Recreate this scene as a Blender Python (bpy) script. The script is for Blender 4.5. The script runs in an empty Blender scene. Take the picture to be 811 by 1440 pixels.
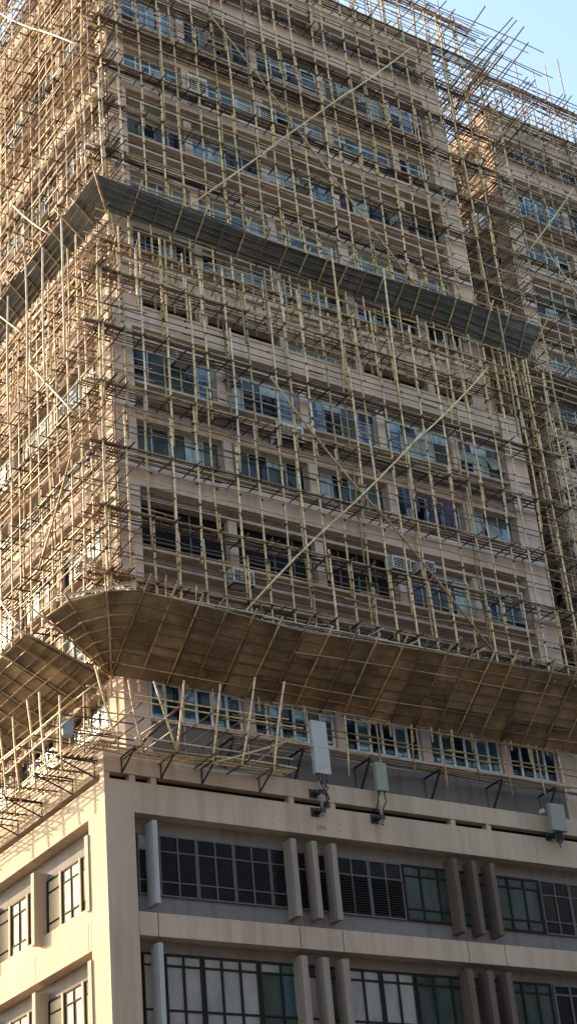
import bpy, bmesh, math, random
from mathutils import Vector, Matrix
R = random.Random(7)
U = R.uniform
sc = bpy.context.scene
col = sc.collection

# ------------------------------------------------------------------ camera
YAW, PIT, ROL, F = 0.62113798, 0.5135297, -0.09960333, 2340.0
fw = Vector((math.sin(YAW)*math.cos(PIT), math.cos(YAW)*math.cos(PIT), math.sin(PIT)))
rt = Vector((math.cos(YAW), -math.sin(YAW), 0)); up = rt.cross(fw)
r2 = rt*math.cos(ROL)+up*math.sin(ROL); u2 = -rt*math.sin(ROL)+up*math.cos(ROL)
EYE = Vector((0, 0, 1.6))
cam = bpy.data.objects.new('camera', bpy.data.cameras.new('camera'))
M = Matrix((r2, u2, -fw)).transposed().to_4x4(); M.translation = EYE
cam.matrix_world = M
cam.data.sensor_fit = 'VERTICAL'; cam.data.sensor_height = 24; cam.data.lens = F/1440*24
cam.data.clip_end = 5000
col.objects.link(cam); sc.camera = cam
def proj(p):
    v = Vector(p)-EYE; w = v.dot(fw)
    if w < .5: return (-9999, -9999)
    return (405.5+F*v.dot(r2)/w, 720-F*v.dot(u2)/w)
def seen(a, b, mg=130):
    for t in (0, .25, .5, .75, 1):
        x, y = proj(Vector(a).lerp(Vector(b), t))
        if -mg < x < 811+mg and -mg < y < 1440+mg: return True
    return False
def area(a, b, r):
    n = 0; L = (Vector(b)-Vector(a)).length
    for i in range(9):
        q = Vector(a).lerp(Vector(b), i/8); x, y = proj(q)
        if 0 < x < 811 and 0 < y < 1440: n += 1
    return n/9*L*r/max(1, (Vector(a)-EYE).length)**2*1e4

# ------------------------------------------------------------------ materials
def mat(name, c, rough=.8, spec=.3, noise=None, c2=None, bump=0, metal=0):
    m = bpy.data.materials.new(name); m.use_nodes = True
    nt = m.node_tree; b = nt.nodes['Principled BSDF']
    b.inputs['Base Color'].default_value = (*c, 1); b.inputs['Roughness'].default_value = rough
    b.inputs['Specular IOR Level'].default_value = spec; b.inputs['Metallic'].default_value = metal
    if noise:
        g = nt.nodes.new('ShaderNodeNewGeometry')
        mp = nt.nodes.new('ShaderNodeMapping'); mp.inputs['Scale'].default_value = noise
        n = nt.nodes.new('ShaderNodeTexNoise'); n.inputs['Scale'].default_value = 1
        n.inputs['Detail'].default_value = 6; n.inputs['Roughness'].default_value = .62
        rp = nt.nodes.new('ShaderNodeValToRGB')
        rp.color_ramp.elements[0].position = .34; rp.color_ramp.elements[1].position = .68
        rp.color_ramp.elements[0].color = (*(c2 or c), 1); rp.color_ramp.elements[1].color = (*c, 1)
        nt.links.new(g.outputs['Position'], mp.inputs['Vector']); nt.links.new(mp.outputs[0], n.inputs['Vector'])
        nt.links.new(n.outputs['Fac'], rp.inputs[0]); nt.links.new(rp.outputs[0], b.inputs['Base Color'])
        if bump:
            bp = nt.nodes.new('ShaderNodeBump'); bp.inputs['Strength'].default_value = bump; bp.inputs['Distance'].default_value = .02
            n2 = nt.nodes.new('ShaderNodeTexNoise'); n2.inputs['Scale'].default_value = 9
            nt.links.new(g.outputs['Position'], n2.inputs['Vector'])
            nt.links.new(n2.outputs['Fac'], bp.inputs['Height']); nt.links.new(bp.outputs[0], b.inputs['Normal'])
    return m
def wall_mat(name, c, stain, fine=.12, amt=.55):
    """painted wall: broad patchiness, narrow rain streaks, fine grain"""
    m = bpy.data.materials.new(name); m.use_nodes = True
    nt = m.node_tree; N = nt.nodes; L = nt.links; b = N['Principled BSDF']
    b.inputs['Roughness'].default_value = .85; b.inputs['Specular IOR Level'].default_value = .25
    g = N.new('ShaderNodeNewGeometry')
    def noise(scale, lo, hi, det=5):
        mp = N.new('ShaderNodeMapping'); mp.inputs['Scale'].default_value = scale
        n = N.new('ShaderNodeTexNoise'); n.inputs['Scale'].default_value = 1; n.inputs['Detail'].default_value = det
        r = N.new('ShaderNodeMapRange'); r.inputs[1].default_value = lo; r.inputs[2].default_value = hi
        L.new(g.outputs['Position'], mp.inputs[0]); L.new(mp.outputs[0], n.inputs['Vector']); L.new(n.outputs['Fac'], r.inputs[0])
        return r.outputs[0]
    a1 = noise((.45, .45, .3), .35, .75); a2 = noise((3.2, 3.2, .22), .47, .74); a3 = noise((14, 14, 14), .3, .7)
    mx = N.new('ShaderNodeMix'); mx.data_type = 'RGBA'; mx.inputs[6].default_value = (*c, 1); mx.inputs[7].default_value = (*[x*.8 for x in c], 1)
    L.new(a1, mx.inputs[0])
    mu = N.new('ShaderNodeMath'); mu.operation = 'MULTIPLY'; mu.inputs[1].default_value = amt; L.new(a2, mu.inputs[0])
    m2 = N.new('ShaderNodeMix'); m2.data_type = 'RGBA'; m2.inputs[7].default_value = (*stain, 1)
    L.new(mx.outputs[2], m2.inputs[6]); L.new(mu.outputs[0], m2.inputs[0])
    mu3 = N.new('ShaderNodeMath'); mu3.operation = 'MULTIPLY'; mu3.inputs[1].default_value = fine; L.new(a3, mu3.inputs[0])
    m3 = N.new('ShaderNodeMix'); m3.data_type = 'RGBA'; m3.inputs[7].default_value = (*[x*.5 for x in c], 1)
    L.new(m2.outputs[2], m3.inputs[6]); L.new(mu3.outputs[0], m3.inputs[0])
    L.new(m3.outputs[2], b.inputs['Base Color'])
    bp = N.new('ShaderNodeBump'); bp.inputs['Strength'].default_value = .25; bp.inputs['Distance'].default_value = .02
    L.new(a3, bp.inputs['Height']); L.new(bp.outputs[0], b.inputs['Normal'])
    return m
def bamboo(name, ca, cb, ring=.5):
    """colour differs per cane (uv.y), dark node rings along its length (uv.x)"""
    m = bpy.data.materials.new(name); m.use_nodes = True
    nt = m.node_tree; N = nt.nodes; L = nt.links; b = N['Principled BSDF']
    b.inputs['Roughness'].default_value = .5; b.inputs['Specular IOR Level'].default_value = .4
    uv = N.new('ShaderNodeUVMap'); uv.uv_map = 'cane'
    s = N.new('ShaderNodeSeparateXYZ'); L.new(uv.outputs[0], s.inputs[0])
    rp = N.new('ShaderNodeValToRGB'); rp.color_ramp.elements[0].color = (*ca, 1); rp.color_ramp.elements[1].color = (*cb, 1)
    e0 = rp.color_ramp.elements.new(.14); e0.color = (*[x*.9+y*.1 for x, y in zip(ca, cb)], 1); rp.color_ramp.elements[0].color = (*[x*.55 for x in ca], 1)
    e = rp.color_ramp.elements.new(.5); e.color = (*[(x+y)/2*k for x, y, k in zip(ca, cb, (1.05, 1, .9))], 1)
    L.new(s.outputs[1], rp.inputs[0])
    d = N.new('ShaderNodeMath'); d.operation = 'MULTIPLY'; d.inputs[1].default_value = 2.7; L.new(s.outputs[0], d.inputs[0])
    fr = N.new('ShaderNodeMath'); fr.operation = 'FRACT'; L.new(d.outputs[0], fr.inputs[0])
    lt = N.new('ShaderNodeMath'); lt.operation = 'LESS_THAN'; lt.inputs[1].default_value = .13; L.new(fr.outputs[0], lt.inputs[0])
    n = N.new('ShaderNodeTexNoise'); n.inputs['Scale'].default_value = 2.2; n.inputs['Detail'].default_value = 4
    g = N.new('ShaderNodeNewGeometry'); L.new(g.outputs['Position'], n.inputs['Vector'])
    ad = N.new('ShaderNodeMapRange'); ad.inputs[1].default_value = .35; ad.inputs[2].default_value = .7; ad.inputs[4].default_value = .5
    L.new(n.outputs['Fac'], ad.inputs[0])
    ml = N.new('ShaderNodeMath'); ml.operation = 'MULTIPLY'; ml.inputs[1].default_value = ring; L.new(lt.outputs[0], ml.inputs[0])
    sm = N.new('ShaderNodeMath'); sm.operation = 'ADD'; sm.use_clamp = True; L.new(ml.outputs[0], sm.inputs[0]); L.new(ad.outputs[0], sm.inputs[1])
    mx = N.new('ShaderNodeMix'); mx.data_type = 'RGBA'; mx.inputs[7].default_value = (*[x*.35 for x in ca], 1)
    L.new(rp.outputs[0], mx.inputs[6]); L.new(sm.outputs[0], mx.inputs[0]); L.new(mx.outputs[2], b.inputs['Base Color'])
    return m
def glass(name, c, c2, rough=.12, spec=.6, sc_=(2.2, 2.2, .6)):
    m = mat(name, c, rough, spec, sc_, c2); return m
MT = dict(
  pink=wall_mat('pink_wall', (.62, .48, .39), (.33, .25, .20)),
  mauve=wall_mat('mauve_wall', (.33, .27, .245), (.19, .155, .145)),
  cream=wall_mat('cream_paint', (.51, .405, .305), (.28, .21, .15), .09, .5),
  ledge=wall_mat('ledge_paint', (.56, .44, .36), (.28, .225, .185), .1, .6),
  grey=wall_mat('grey_paint', (.20, .185, .185), (.10, .09, .09), .1, .5),
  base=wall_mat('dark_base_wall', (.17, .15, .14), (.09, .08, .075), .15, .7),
  finl=mat('pale_fin', (.40, .42, .42), .7, .3, (6, 6, .4), (.32, .33, .33)),
  finb=mat('beige_fin', (.30, .255, .215), .8, .3, (6, 6, .4), (.24, .2, .17)),
  find=mat('brown_fin', (.145, .105, .085), .8, .3, (6, 6, .4), (.10, .075, .06)),
  void=mat('shade_black', (.012, .012, .013), .9, .1),  # near-black colour standing for shade in the slot and open windows
  alu=mat('aluminium_frame', (.42, .44, .44), .45, .5, (3, 3, 3), (.3, .31, .31)),
  white=mat('white_frame', (.68, .70, .70), .5, .4, (3, 3, 3), (.5, .52, .52)),
  fdark=mat('dark_frame', (.022, .021, .020), .8, .12),
  fmid=mat('thin_grey_frame', (.105, .105, .10), .6, .3),
  gblue=glass('sky_reflection_glass', (.13, .215, .30), (.03, .06, .10), .08, .9),  # reflected sky is put into the pane's base colour
  whitef=mat('white_upvc_frame', (.72, .73, .71), .5, .4, (3, 3, 3), (.58, .59, .57)),
  gsky=glass('pale_sky_reflection_glass', (.30, .38, .44), (.12, .18, .25), .1, .8, (3, 3, .8)),  # paler panes, the bright sky they mirror painted as base colour
  gteal=glass('teal_glass', (.045, .12, .14), (.015, .04, .05), .08, .9),
  gdark=glass('dark_glass', (.010, .012, .016), (.005, .006, .008), .1, .28),
  ggreen=glass('green_glass', (.062, .082, .070), (.024, .035, .031), .2, .25, (.9, .9, .5)),
  curtain=glass('curtained_glass', (.36, .42, .39), (.13, .17, .16), .25, .6, (6, 6, .5)),
  blind=mat('papered_glass', (.30, .30, .275), .45, .4, (1.4, 1.4, .7), (.19, .19, .175)),
  warmb=mat('cream_blind_reflection', (.58, .46, .29), .6, .2, (2, 2, .6), (.46, .36, .22)),  # cream blinds, with the warm sky's reflection put into their colour
  pole=bamboo('straw_bamboo', (.54, .395, .205), (.78, .60, .365)),
  led=bamboo('tan_bamboo', (.22, .135, .07), (.56, .40, .215), .3),
  trn=bamboo('weathered_bamboo', (.075, .05, .038), (.17, .12, .085), .3),
  pale=bamboo('bleached_bamboo', (.50, .43, .33), (.64, .58, .47), .3),
  tie=mat('black_tie', (.045, .035, .028), .6, .3),
  ply=mat('brown_plywood', (.30, .22, .13), .8, .2, (1.1, 1.1, 1.1), (.10, .07, .043), .3),
  plyd=mat('dark_plywood', (.22, .16, .10), .8, .2, (1.6, 1.6, 1.6), (.10, .075, .05), .3),
  plyl=mat('light_plywood', (.35, .265, .165), .8, .2, (1.4, 1.4, 1.4), (.18, .13, .08), .3),
  tind=mat('dull_grey_sheeting', (.12, .122, .12), .7, .25, (2.2, 1.2, 1.2), (.06, .063, .065), .3),
  tin=mat('grey_sheeting', (.085, .09, .09), .7, .25, (1.2, 3.2, 1.2), (.045, .05, .052), .3),
  steel=mat('black_steel', (.018, .017, .017), .5, .5),
  galv=mat('galvanised_pipe', (.36, .38, .38), .4, .5, metal=.4),
  ant=mat('grey_antenna', (.42, .42, .39), .5, .4, (2, 2, 2), (.36, .36, .34)),
  antg=mat('green_grey_antenna', (.25, .28, .225), .6, .3, (2, 2, 2), (.21, .24, .20)),
  acw=mat('aircon_casing', (.60, .60, .56), .5, .4, (3, 3, 3), (.42, .41, .38)),
  rubber=mat('black_cable', (.01, .01, .011), .5, .4),
  cloth=mat('purple_cloth', (.13, .10, .18), .9, .1, (7, 7, 1), (.06, .05, .09)),
  clothb=mat('blue_cloth', (.12, .15, .25), .9, .1, (7, 7, 1), (.06, .08, .14)),
  tub=mat('grey_blue_plastic', (.22, .29, .33), .5, .4),
  street=mat('street_grey', (.12, .13, .15), .8, .2),
  greyp=bamboo('skylit_grey_bamboo', (.33, .29, .24), (.52, .48, .41), .4),  # bamboo with shade and cool sky light painted into its grey
  ink=mat('faded_ink', (.20, .165, .135), .9, .1),
  asph=mat('asphalt', (.05, .05, .05), .9, .2, (2, 2, 2), (.035, .035, .035), .4),
  pave=mat('pavement', (.28, .26, .24), .9, .2, (1, 1, 1), (.2, .19, .175), .3),
  earth=mat('ground', (.16, .15, .14), .95, .1, (.2, .2, .2), (.1, .1, .09)),
)

# ------------------------------------------------------------------ mesh helpers
class Fr:
    """local frame of a wall: u along it, d outward, z up"""
    def __init__(s, o, u, n): s.o, s.u, s.n = Vector(o), Vector(u), Vector(n)
    def __call__(s, u, d, z): return s.o+s.u*u+s.n*d+Vector((0, 0, z))
W = Fr((0, 0, 0), (1, 0, 0), (0, 1, 0))
class MB:
    def __init__(s): s.v = []; s.f = []; s.uv = []; s.mi = []
    def box(s, fr, u0, u1, d0, d1, z0, z1, mi=0):
        k = len(s.v)
        for z in (z0, z1):
            for (u, d) in ((u0, d0), (u1, d0), (u1, d1), (u0, d1)): s.v.append(fr(u, d, z))
        for q in ((0, 3, 2, 1), (4, 5, 6, 7), (0, 1, 5, 4), (1, 2, 6, 5), (2, 3, 7, 6), (3, 0, 4, 7)):
            s.f.append([k+i for i in q]); s.uv.append([(0, 0)]*4); s.mi.append(mi)
    def quad(s, pts, mi=0):
        k = len(s.v); s.v += [Vector(p) for p in pts]; s.f.append(list(range(k, k+len(pts)))); s.uv.append([(0, 0)]*len(pts)); s.mi.append(mi)
    def slab(s, pts, off, mi=0):
        """polygon extruded by vector off"""
        n = len(pts); k = len(s.v); s.v += [Vector(p) for p in pts]+[Vector(p)+off for p in pts]
        def a(f): s.f.append(f); s.uv.append([(0, 0)]*len(f)); s.mi.append(mi)
        a([k+i for i in range(n)]); a([k+n+i for i in reversed(range(n))])
        for i in range(n): j = (i+1) % n; a([k+i, k+j, k+n+j, k+n+i])
    def tube(s, a, b, r, bend=0, seg=3, sides=6, r1=None, mi=0):
        a = Vector(a); b = Vector(b); d = b-a; L = d.length
        if L < 1e-4: return
        d.normalize(); x = d.cross(Vector((.3, .5, .8))).normalized(); y = d.cross(x)
        if bend:
            an = U(0, 6.28); off = (x*math.cos(an)+y*math.sin(an))*bend
        else: off = Vector(); seg = 1
        rv = U(0, 1); u0 = U(0, 5); k = len(s.v); r1 = r if r1 is None else r1
        for i in range(seg+1):
            t = i/seg; c = a+(b-a)*t+off*(4*t*(1-t)); rr = r+(r1-r)*t
            for j in range(sides):
                an = 6.2832*j/sides; s.v.append(c+(x*math.cos(an)+y*math.sin(an))*rr)
        for i in range(seg):
            ua, ub = u0+L*i/seg, u0+L*(i+1)/seg
            for j in range(sides):
                j2 = (j+1) % sides
                s.f.append([k+i*sides+j, k+i*sides+j2, k+(i+1)*sides+j2, k+(i+1)*sides+j])
                s.uv.append([(ua, rv), (ua, rv), (ub, rv), (ub, rv)]); s.mi.append(mi)
        s.f.append([k+j for j in reversed(range(sides))]); s.uv.append([(u0+.2, rv)]*sides); s.mi.append(mi)
        s.f.append([k+seg*sides+j for j in range(sides)]); s.uv.append([(u0+.2, rv)]*sides); s.mi.append(mi)
    def build(s, name, mats, parent=None, smooth=False, fix=True):
        if not s.v: return None
        base = parent_base(parent)
        me = bpy.data.meshes.new(name)
        me.from_pydata([v-base for v in s.v], [], s.f)
        uvl = me.uv_layers.new(name='cane'); i = 0
        flat = []
        for q in s.uv:
            for c in q: flat += [c[0], c[1]]
        uvl.data.foreach_set('uv', flat)
        if not isinstance(mats, (list, tuple)): mats = [mats]
        for m in mats: me.materials.append(MT[m])
        me.polygons.foreach_set('material_index', s.mi)
        if smooth: me.polygons.foreach_set('use_smooth', [True]*len(s.f))
        if fix:
            bm = bmesh.new(); bm.from_mesh(me); bmesh.ops.recalc_face_normals(bm, faces=bm.faces); bm.to_mesh(me); bm.free()
        o = bpy.data.objects.new(name, me); col.objects.link(o)
        if parent: o.parent = parent
        return o
def parent_base(p):
    b = Vector()
    while p: b = b+p.location; p = p.parent
    return b
def tag(o, label=None, cat=None, group=None, kind=None):
    if label: o['label'] = label
    if cat: o['category'] = cat
    if group: o['group'] = group
    if kind: o['kind'] = kind
    return o
def thing(name, loc, label, cat, group=None):
    o = bpy.data.objects.new(name, None); o.empty_display_size = .3; col.objects.link(o); o.location = loc
    return tag(o, label, cat, group)
def one(name, m, parent, fr, *a, **k):
    b = MB(); b.box(fr, *a); return b.build(name, m, parent, **k)

# ------------------------------------------------------------------ ground, street (below the frame)
def sheet(name, x0, x1, y0, y1, z, m, label):
    b = MB(); b.quad([(x0, y0, z), (x1, y0, z), (x1, y1, z), (x0, y1, z)]); o = b.build(name, m, fix=False); tag(o, label, kind='structure'); return o
sheet('ground', -1500, 1500, -1500, 1500, 0, 'earth', 'ground under the street and buildings')
sheet('road', -300, 300, 10, 36, .004, 'asph', 'asphalt street in front of the podium')
o = one('pavement', 'pave', None, W, 15, 300, 36, 42.98, .0, .13); tag(o, 'pavement along the podium front', kind='structure')

# buildings across the street, behind the viewer: they shade the street and show in the glass
OB = thing('street_building', (20, -9, 0), 'plain grey brown building across the street, behind the viewer', 'building')
OF = Fr((0, -9, 0), (1, 0, 0), (0, 1, 0))
one('wall', 'street', OB, W, -45, 120, -24, -9.3, 0, 44)
for k in range(12): one('spandrel_band', 'street', OB, OF, -45, 120, -.5, 0, 1+3.4*k, 2.6+3.4*k)
for k in range(28): one('pier', 'street', OB, OF, -45+6*k, -44.3+6*k, -.4, .1, 0, 44)

# ------------------------------------------------------------------ windows
def window(root, fr, u0, u1, z0, z1, d, n, trans, fm, kinds, fw_=.05, openp=0, name='window'):
    """one window: frame with mullions and transoms; its panes as one child"""
    b = MB(); dep = .07
    b.box(fr, u0, u1, d, d+dep, z0, z0+fw_); b.box(fr, u0, u1, d, d+dep, z1-fw_, z1)
    us = [u0+(u1-u0)*i/n for i in range(n+1)]
    for i, u in enumerate(us):
        a = u if i == 0 else (u-fw_ if i == n else u-fw_/2)
        b.box(fr, a, a+fw_, d+.002, d+dep+.004, z0+fw_, z1-fw_)
    zs = [z0+fw_/2]+sorted(trans)+[z1-fw_/2]
    for t in trans:
        for i in range(n):
            ex = .0 if (i == 0 or i == n) else 0
            b.box(fr, us[i]+fw_*.5, us[i+1]-fw_*.5, d+.004, d+dep-.006, t-fw_*.42, t+fw_*.42)
    p = MB()
    for i in range(n):
        kind_col = R.randrange(len(kinds))
        for j in range(len(zs)-1):
            kk = kind_col if U(0, 1) < .75 else R.randrange(len(kinds))
            a, c, e, f_ = us[i]+.02, us[i+1]-.02, zs[j]+.01, zs[j+1]-.01
            if U(0, 1) < openp:
                h = f_-e; t = U(.15, .45)*h
                p.slab([fr(a, d+.03, f_), fr(c, d+.03, f_), fr(c, d+.03+t, e+.1*h), fr(a, d+.03+t, e+.1*h)], fr.n*.012, kk)
                # sash edges of the opened pane
                for uu in (a, c): b.tube(fr(uu, d+.035, f_), fr(uu, d+.035+t, e+.1*h), .018, sides=4)
                b.tube(fr(a, d+.035+t, e+.1*h), fr(c, d+.035+t, e+.1*h), .02, sides=4)
            else:
                tl = U(-.012, .012)
                p.slab([fr(a, d+.02, f_), fr(c, d+.02+tl, f_), fr(c, d+.02+tl, e), fr(a, d+.02, e)], fr.n*.012, kk)
    o = b.build(name, fm, root)
    p.build('pane', kinds, o)
    return o

# ------------------------------------------------------------------ towers
def in_view(fr, u0, u1, z0, z1, mg=90):
    return seen(fr(u0, 0, z0), fr(u1, 0, z1), mg) or seen(fr(u1, 0, z0), fr(u0, 0, z1), mg)
def facade(root, fr, bays, floors, ubeg, uend, zlo, zhi, side=False, tall=False):
    """flush bands and piers in front of the recessed wall, ledges, windows"""
    edges = []      # flush spandrel bands
    z = zlo
    fl = sorted(floors, key=lambda q: q['s'])
    for q in fl:
        s = q['s']
        if q['hood']: a, b = s-1.62, s+2.2
        else: a, b = s, s+q.get('h', 1.3)
        a = max(a, zlo)
        if a-z > .05: edges.append((z, a))
        z = b
    if zhi-z > .05: edges.append((z, zhi))
    for a, b in edges:
        if in_view(fr, ubeg, uend, a, b, 200): one('spandrel_band', 'pink', root, fr, ubeg, uend, -.5, 0, a, b)
    for q in fl:
        s = q['s']; hood = q['hood']; h = q.get('h', 1.3)
        if not in_view(fr, ubeg, min(uend, ubeg+22), s-1.5, s+2.2, 150): continue
        if hood:
            one('ledge', 'ledge', root, fr, ubeg+.02, uend-.02, -.44, -.02, s-.38, s-.27)
            one('ledge', 'ledge', root, fr, ubeg+.15, uend-.1, -.44, -.06, s+1.68, s+1.80)
            one('ledge', 'ledge', root, fr, ubeg+.02, uend-.03, -.44, -.03, s-1.0, s-.90)
        else:
            one('sill', 'ledge', root, fr, ubeg-.02, uend+.02, -.1, .1, s-.12, s-.03)
            one('string_course', 'ledge', root, fr, ubeg-.02, uend+.02, -.1, .07, s+q.get('h', 1.3)+.22, s+q.get('h', 1.3)+.30)
        zt = s+(1.25 if hood else h)
        for i in range(len(bays)-1):
            a, b = bays[i][1], bays[i+1][0]
            if in_view(fr, a, b, s, zt): one('pier', 'pink' if U(0, 1) < .6 else 'ledge', root, fr, a, b, -.5, (-.12 if hood else -.003), s-.26 if hood else s, s+1.67 if hood else zt)
        for i, (a, b) in enumerate(bays):
            if not in_view(fr, a, b, s, zt, 60): continue
            st = q['st']; st = st[min(i, len(st)-1)] if isinstance(st, list) else st
            n = max(2, int(round((b-a)/q.get('w', .8))))
            fm, kinds, op = STY[st]
            z0 = s if not hood else s-.26
            z1 = zt if not hood else s+1.67
            if st == 'open':
                one('opening_shade_panel', 'void', root, fr, a+.02, b-.02, -.47, -.435, z0, z1)  # black panel painted as the unlit room behind the opening
                m = MB()
                for k in range(n+1):
                    if U(0, 1) < .5: uu = a+(b-a)*k/n; m.box(fr, uu-.03, uu+.03, -.43, -.38, z0, z1)
                m.box(fr, a, b, -.43, -.37, z0+.45, z0+.51)
                m.build('window_bars', 'fmid', root)
                continue
            zz1 = z1 if not hood else min(z1, s+q.get('h', 1.3)+.1)
            tr = [zz1-(zz1-z0)*.3] if U(0, 1) < .7 else [zz1-(zz1-z0)*.3, z0+(zz1-z0)*.25]
            if fm == 'whitef': tr = []
            w = window(root, fr, a+.03, b-.03, z0+.01, zz1-.01, -.36 if fm != 'whitef' else -.2, n, tr, fm, kinds, {'white': .065, 'whitef': .1}.get(fm, .05), op)
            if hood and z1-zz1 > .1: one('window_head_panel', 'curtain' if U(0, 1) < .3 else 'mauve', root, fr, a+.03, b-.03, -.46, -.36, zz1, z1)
STY = {
 'blue': ('white', ['gblue', 'gblue', 'gsky', 'gdark'], .05),
 'teal': ('fdark', ['gteal', 'gteal', 'gdark', 'gblue'], .0),
 'pale': ('alu', ['curtain', 'gdark', 'curtain', 'ggreen', 'gblue'], .06),
 'green': ('alu', ['curtain', 'ggreen', 'ggreen', 'gdark'], .02),
 'dark': ('alu', ['gdark', 'gblue', 'curtain'], .03),
 'whitedark': ('white', ['gdark', 'gteal', 'gdark'], .05),
 'sky': ('white', ['gsky', 'gsky', 'gblue', 'curtain'], .0),
 'whitev': ('whitef', ['gdark', 'gteal', 'gdark'], .0),
 'open': ('fmid', ['gdark'], 0),
}
LOW = [dict(s=23.25, hood=False, h=1.45, st='whitev', w=.62),
       dict(s=26.70, hood=True, st='dark'),
       dict(s=30.09, hood=True, st=['open', 'open', 'open', 'green', 'green']),
       dict(s=33.60, hood=False, h=1.55, st=['green', 'green', 'green', 'whitedark', 'pale']),
       dict(s=37.18, hood=True, st=['pale', 'pale', 'pale', 'pale', 'pale'])]
UPP = [dict(s=40.9, hood=False, h=.95, st=['open', 'open', 'sky', 'open', 'open']),
       dict(s=43.75, hood=False, h=1.5, st=['dark', 'dark', 'dark', 'teal', 'teal']),
       dict(s=47.0, hood=False, h=1.25, st='sky'),
       dict(s=50.6, hood=True, st=['pale', 'dark', 'dark', 'dark', 'open']),
       dict(s=53.85, hood=False, h=1.4, st='blue'),
       dict(s=57.2, hood=True, st=['blue', 'dark', 'blue', 'pale', 'blue']),
       dict(s=60.7, hood=False, h=1.35, st=['blue', 'blue', 'blue', 'blue', 'blue'])]
def tower(name, label, xl, yl, xu, yu, xend_l, xend_u, yback, ubays, vbays, zlo, strip_l, strip_u, rstrip):
    root = thing(name, (xl, yl, 0), label, 'building')
    z1, z2 = 40.3, 64.0
    # recessed wall bodies
    one('wall', 'mauve', root, W, xl+.45, xend_l-.05, yl+.45, yback-.1, zlo, z1)
    one('wall', 'mauve', root, W, xu+.45, xend_u-.05, yu+.45, yback-.15, z1+.12, z2-.2)
    one('setback_ledge', 'ledge', root, W, xl-.05, xend_l+.05, yl-.05, yback, z1, z1+.12)
    one('roof_slab', 'ledge', root, W, xu+.02, xend_u-.02, yu+.02, yback-.02, z2-.2, z2-.02)
    # corner piers
    one('corner_pier', 'pink', root, W, xl, xl+strip_l, yl, yl+1.15, zlo, z1)
    one('corner_pier', 'pink', root, W, xu, xu+strip_u, yu, yu+1.0, z1+.12, z2)
    one('corner_pier', 'pink', root, W, xend_l-rstrip, xend_l, yl, yl+.6, zlo, z1)
    one('corner_pier', 'pink', root, W, xend_u-rstrip, xend_u, yu, yu+.6, z1+.12, z2)
    FL = Fr((0, yl, 0), (1, 0, 0), (0, -1, 0)); FU = Fr((0, yu, 0), (1, 0, 0), (0, -1, 0))
    SL = Fr((xl, 0, 0), (0, 1, 0), (-1, 0, 0)); SU = Fr((xu, 0, 0), (0, 1, 0), (-1, 0, 0))
    facade(root, FL, ubays(xl+strip_l, xend_l-rstrip), LOW, xl+strip_l, xend_l-rstrip, zlo, z1)
    facade(root, FU, ubays(xu+strip_u, xend_u-rstrip), UPP, xu+strip_u, xend_u-rstrip, z1+.12, z2)
    LOWs = [dict(q, st=['pale', 'green', 'dark', 'pale', 'green']) for q in LOW]
    UPPs = [dict(q, st=['blue', 'pale', 'blue', 'dark', 'pale']) for q in UPP]
    facade(root, SL, vbays(yl+1.15), LOWs, yl+1.15, yback, zlo, z1, True)
    facade(root, SU, vbays(yu+1.0), UPPs, yu+1.0, yback, z1+.12, z2, True)
    return root, FL, FU, SL, SU
def ub1(a, b):
    c = [29.55, 33.42, 37.25, 41.1]
    e = [a]+[x for q in c for x in (q-.19, q+.19)]+[b]
    return [(e[i], e[i+1]) for i in range(0, len(e), 2)]
def vb(a):
    out = []
    for i in range(6): out.append((a+3.85*i+(.0 if i == 0 else .18), a+3.85*(i+1)-.18))
    return out
def ub2(a, b):
    out = []; x = a
    while x < b-1: out.append((x, min(b, x+3.4))); x += 3.85
    return out
T1, F1L, F1U, S1L, S1U = tower('apartment_tower', 'tall pinkish brown tower above the cream podium wrapped in the nearest bamboo scaffolding', 24.65, 44.8, 25.64, 45.8, 44.98, 44.6, 75, ub1, vb, 20.2, 1.0, .85, 1.2)
T2, F2L, F2U, S2L, S2U = tower('apartment_tower', 'second pinkish tower set back at the right edge behind scaffolding', 49.15, 47.1, 50.15, 48.1, 66, 65.6, 68, ub2, vb, 15, 1.0, .9, 1.0)

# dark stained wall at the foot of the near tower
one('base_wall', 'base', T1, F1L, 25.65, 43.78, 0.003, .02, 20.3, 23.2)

# ------------------------------------------------------------------ podium
PD = thing('podium_building', (22.85, 43, 0), 'cream and grey podium block with long ribbon windows and vertical fins under the near tower', 'building')
PF = Fr((0, 43, 0), (1, 0, 0), (0, -1, 0)); PS = Fr((22.85, 0, 0), (0, 1, 0), (-1, 0, 0))
one('wall', 'grey', PD, W, 23.30, 62, 43.5, 74.5, 0, 19.3)
one('corner_pier', 'cream', PD, W, 22.85, 23.85, 43, 44.12, 0, 19.15)
b = MB(); b.box(W, 22.85, 62, 43, 43.7, 19.15, 20.15); b.box(W, 22.85, 23.55, 43.7, 75, 19.15, 20.15); b.build('fascia', 'cream', PD)
b = MB(); b.box(W, 23.25, 61.9, 43.4, 74.6, 20.10, 20.40); b.build('slot_shade', 'void', PD)  # black box painted as shade in the slot, ledge shadow on the left
b = MB(); b.box(W, 22.85, 62, 43, 43.3, 20.38, 21.0); b.box(W, 22.85, 23.15, 43.3, 75, 20.38, 21.0); b.build('parapet_band', 'cream', PD)
for x in (22.95, 23.85, 24.6, 29.75, 31.4, 36.5, 38.1): one('slot_post', 'cream', PD, W, x-.1, x+.1, 43.03, 43.3, 20.152, 20.378)
one('roof_slab', 'base', PD, W, 23.2, 61.8, 43.35, 74.4, 20.41, 20.5)
J = [23.85, 24.51, 29.6, 31.24, 36.35, 37.96, 43.2, 48.3, 55, 62]
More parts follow.
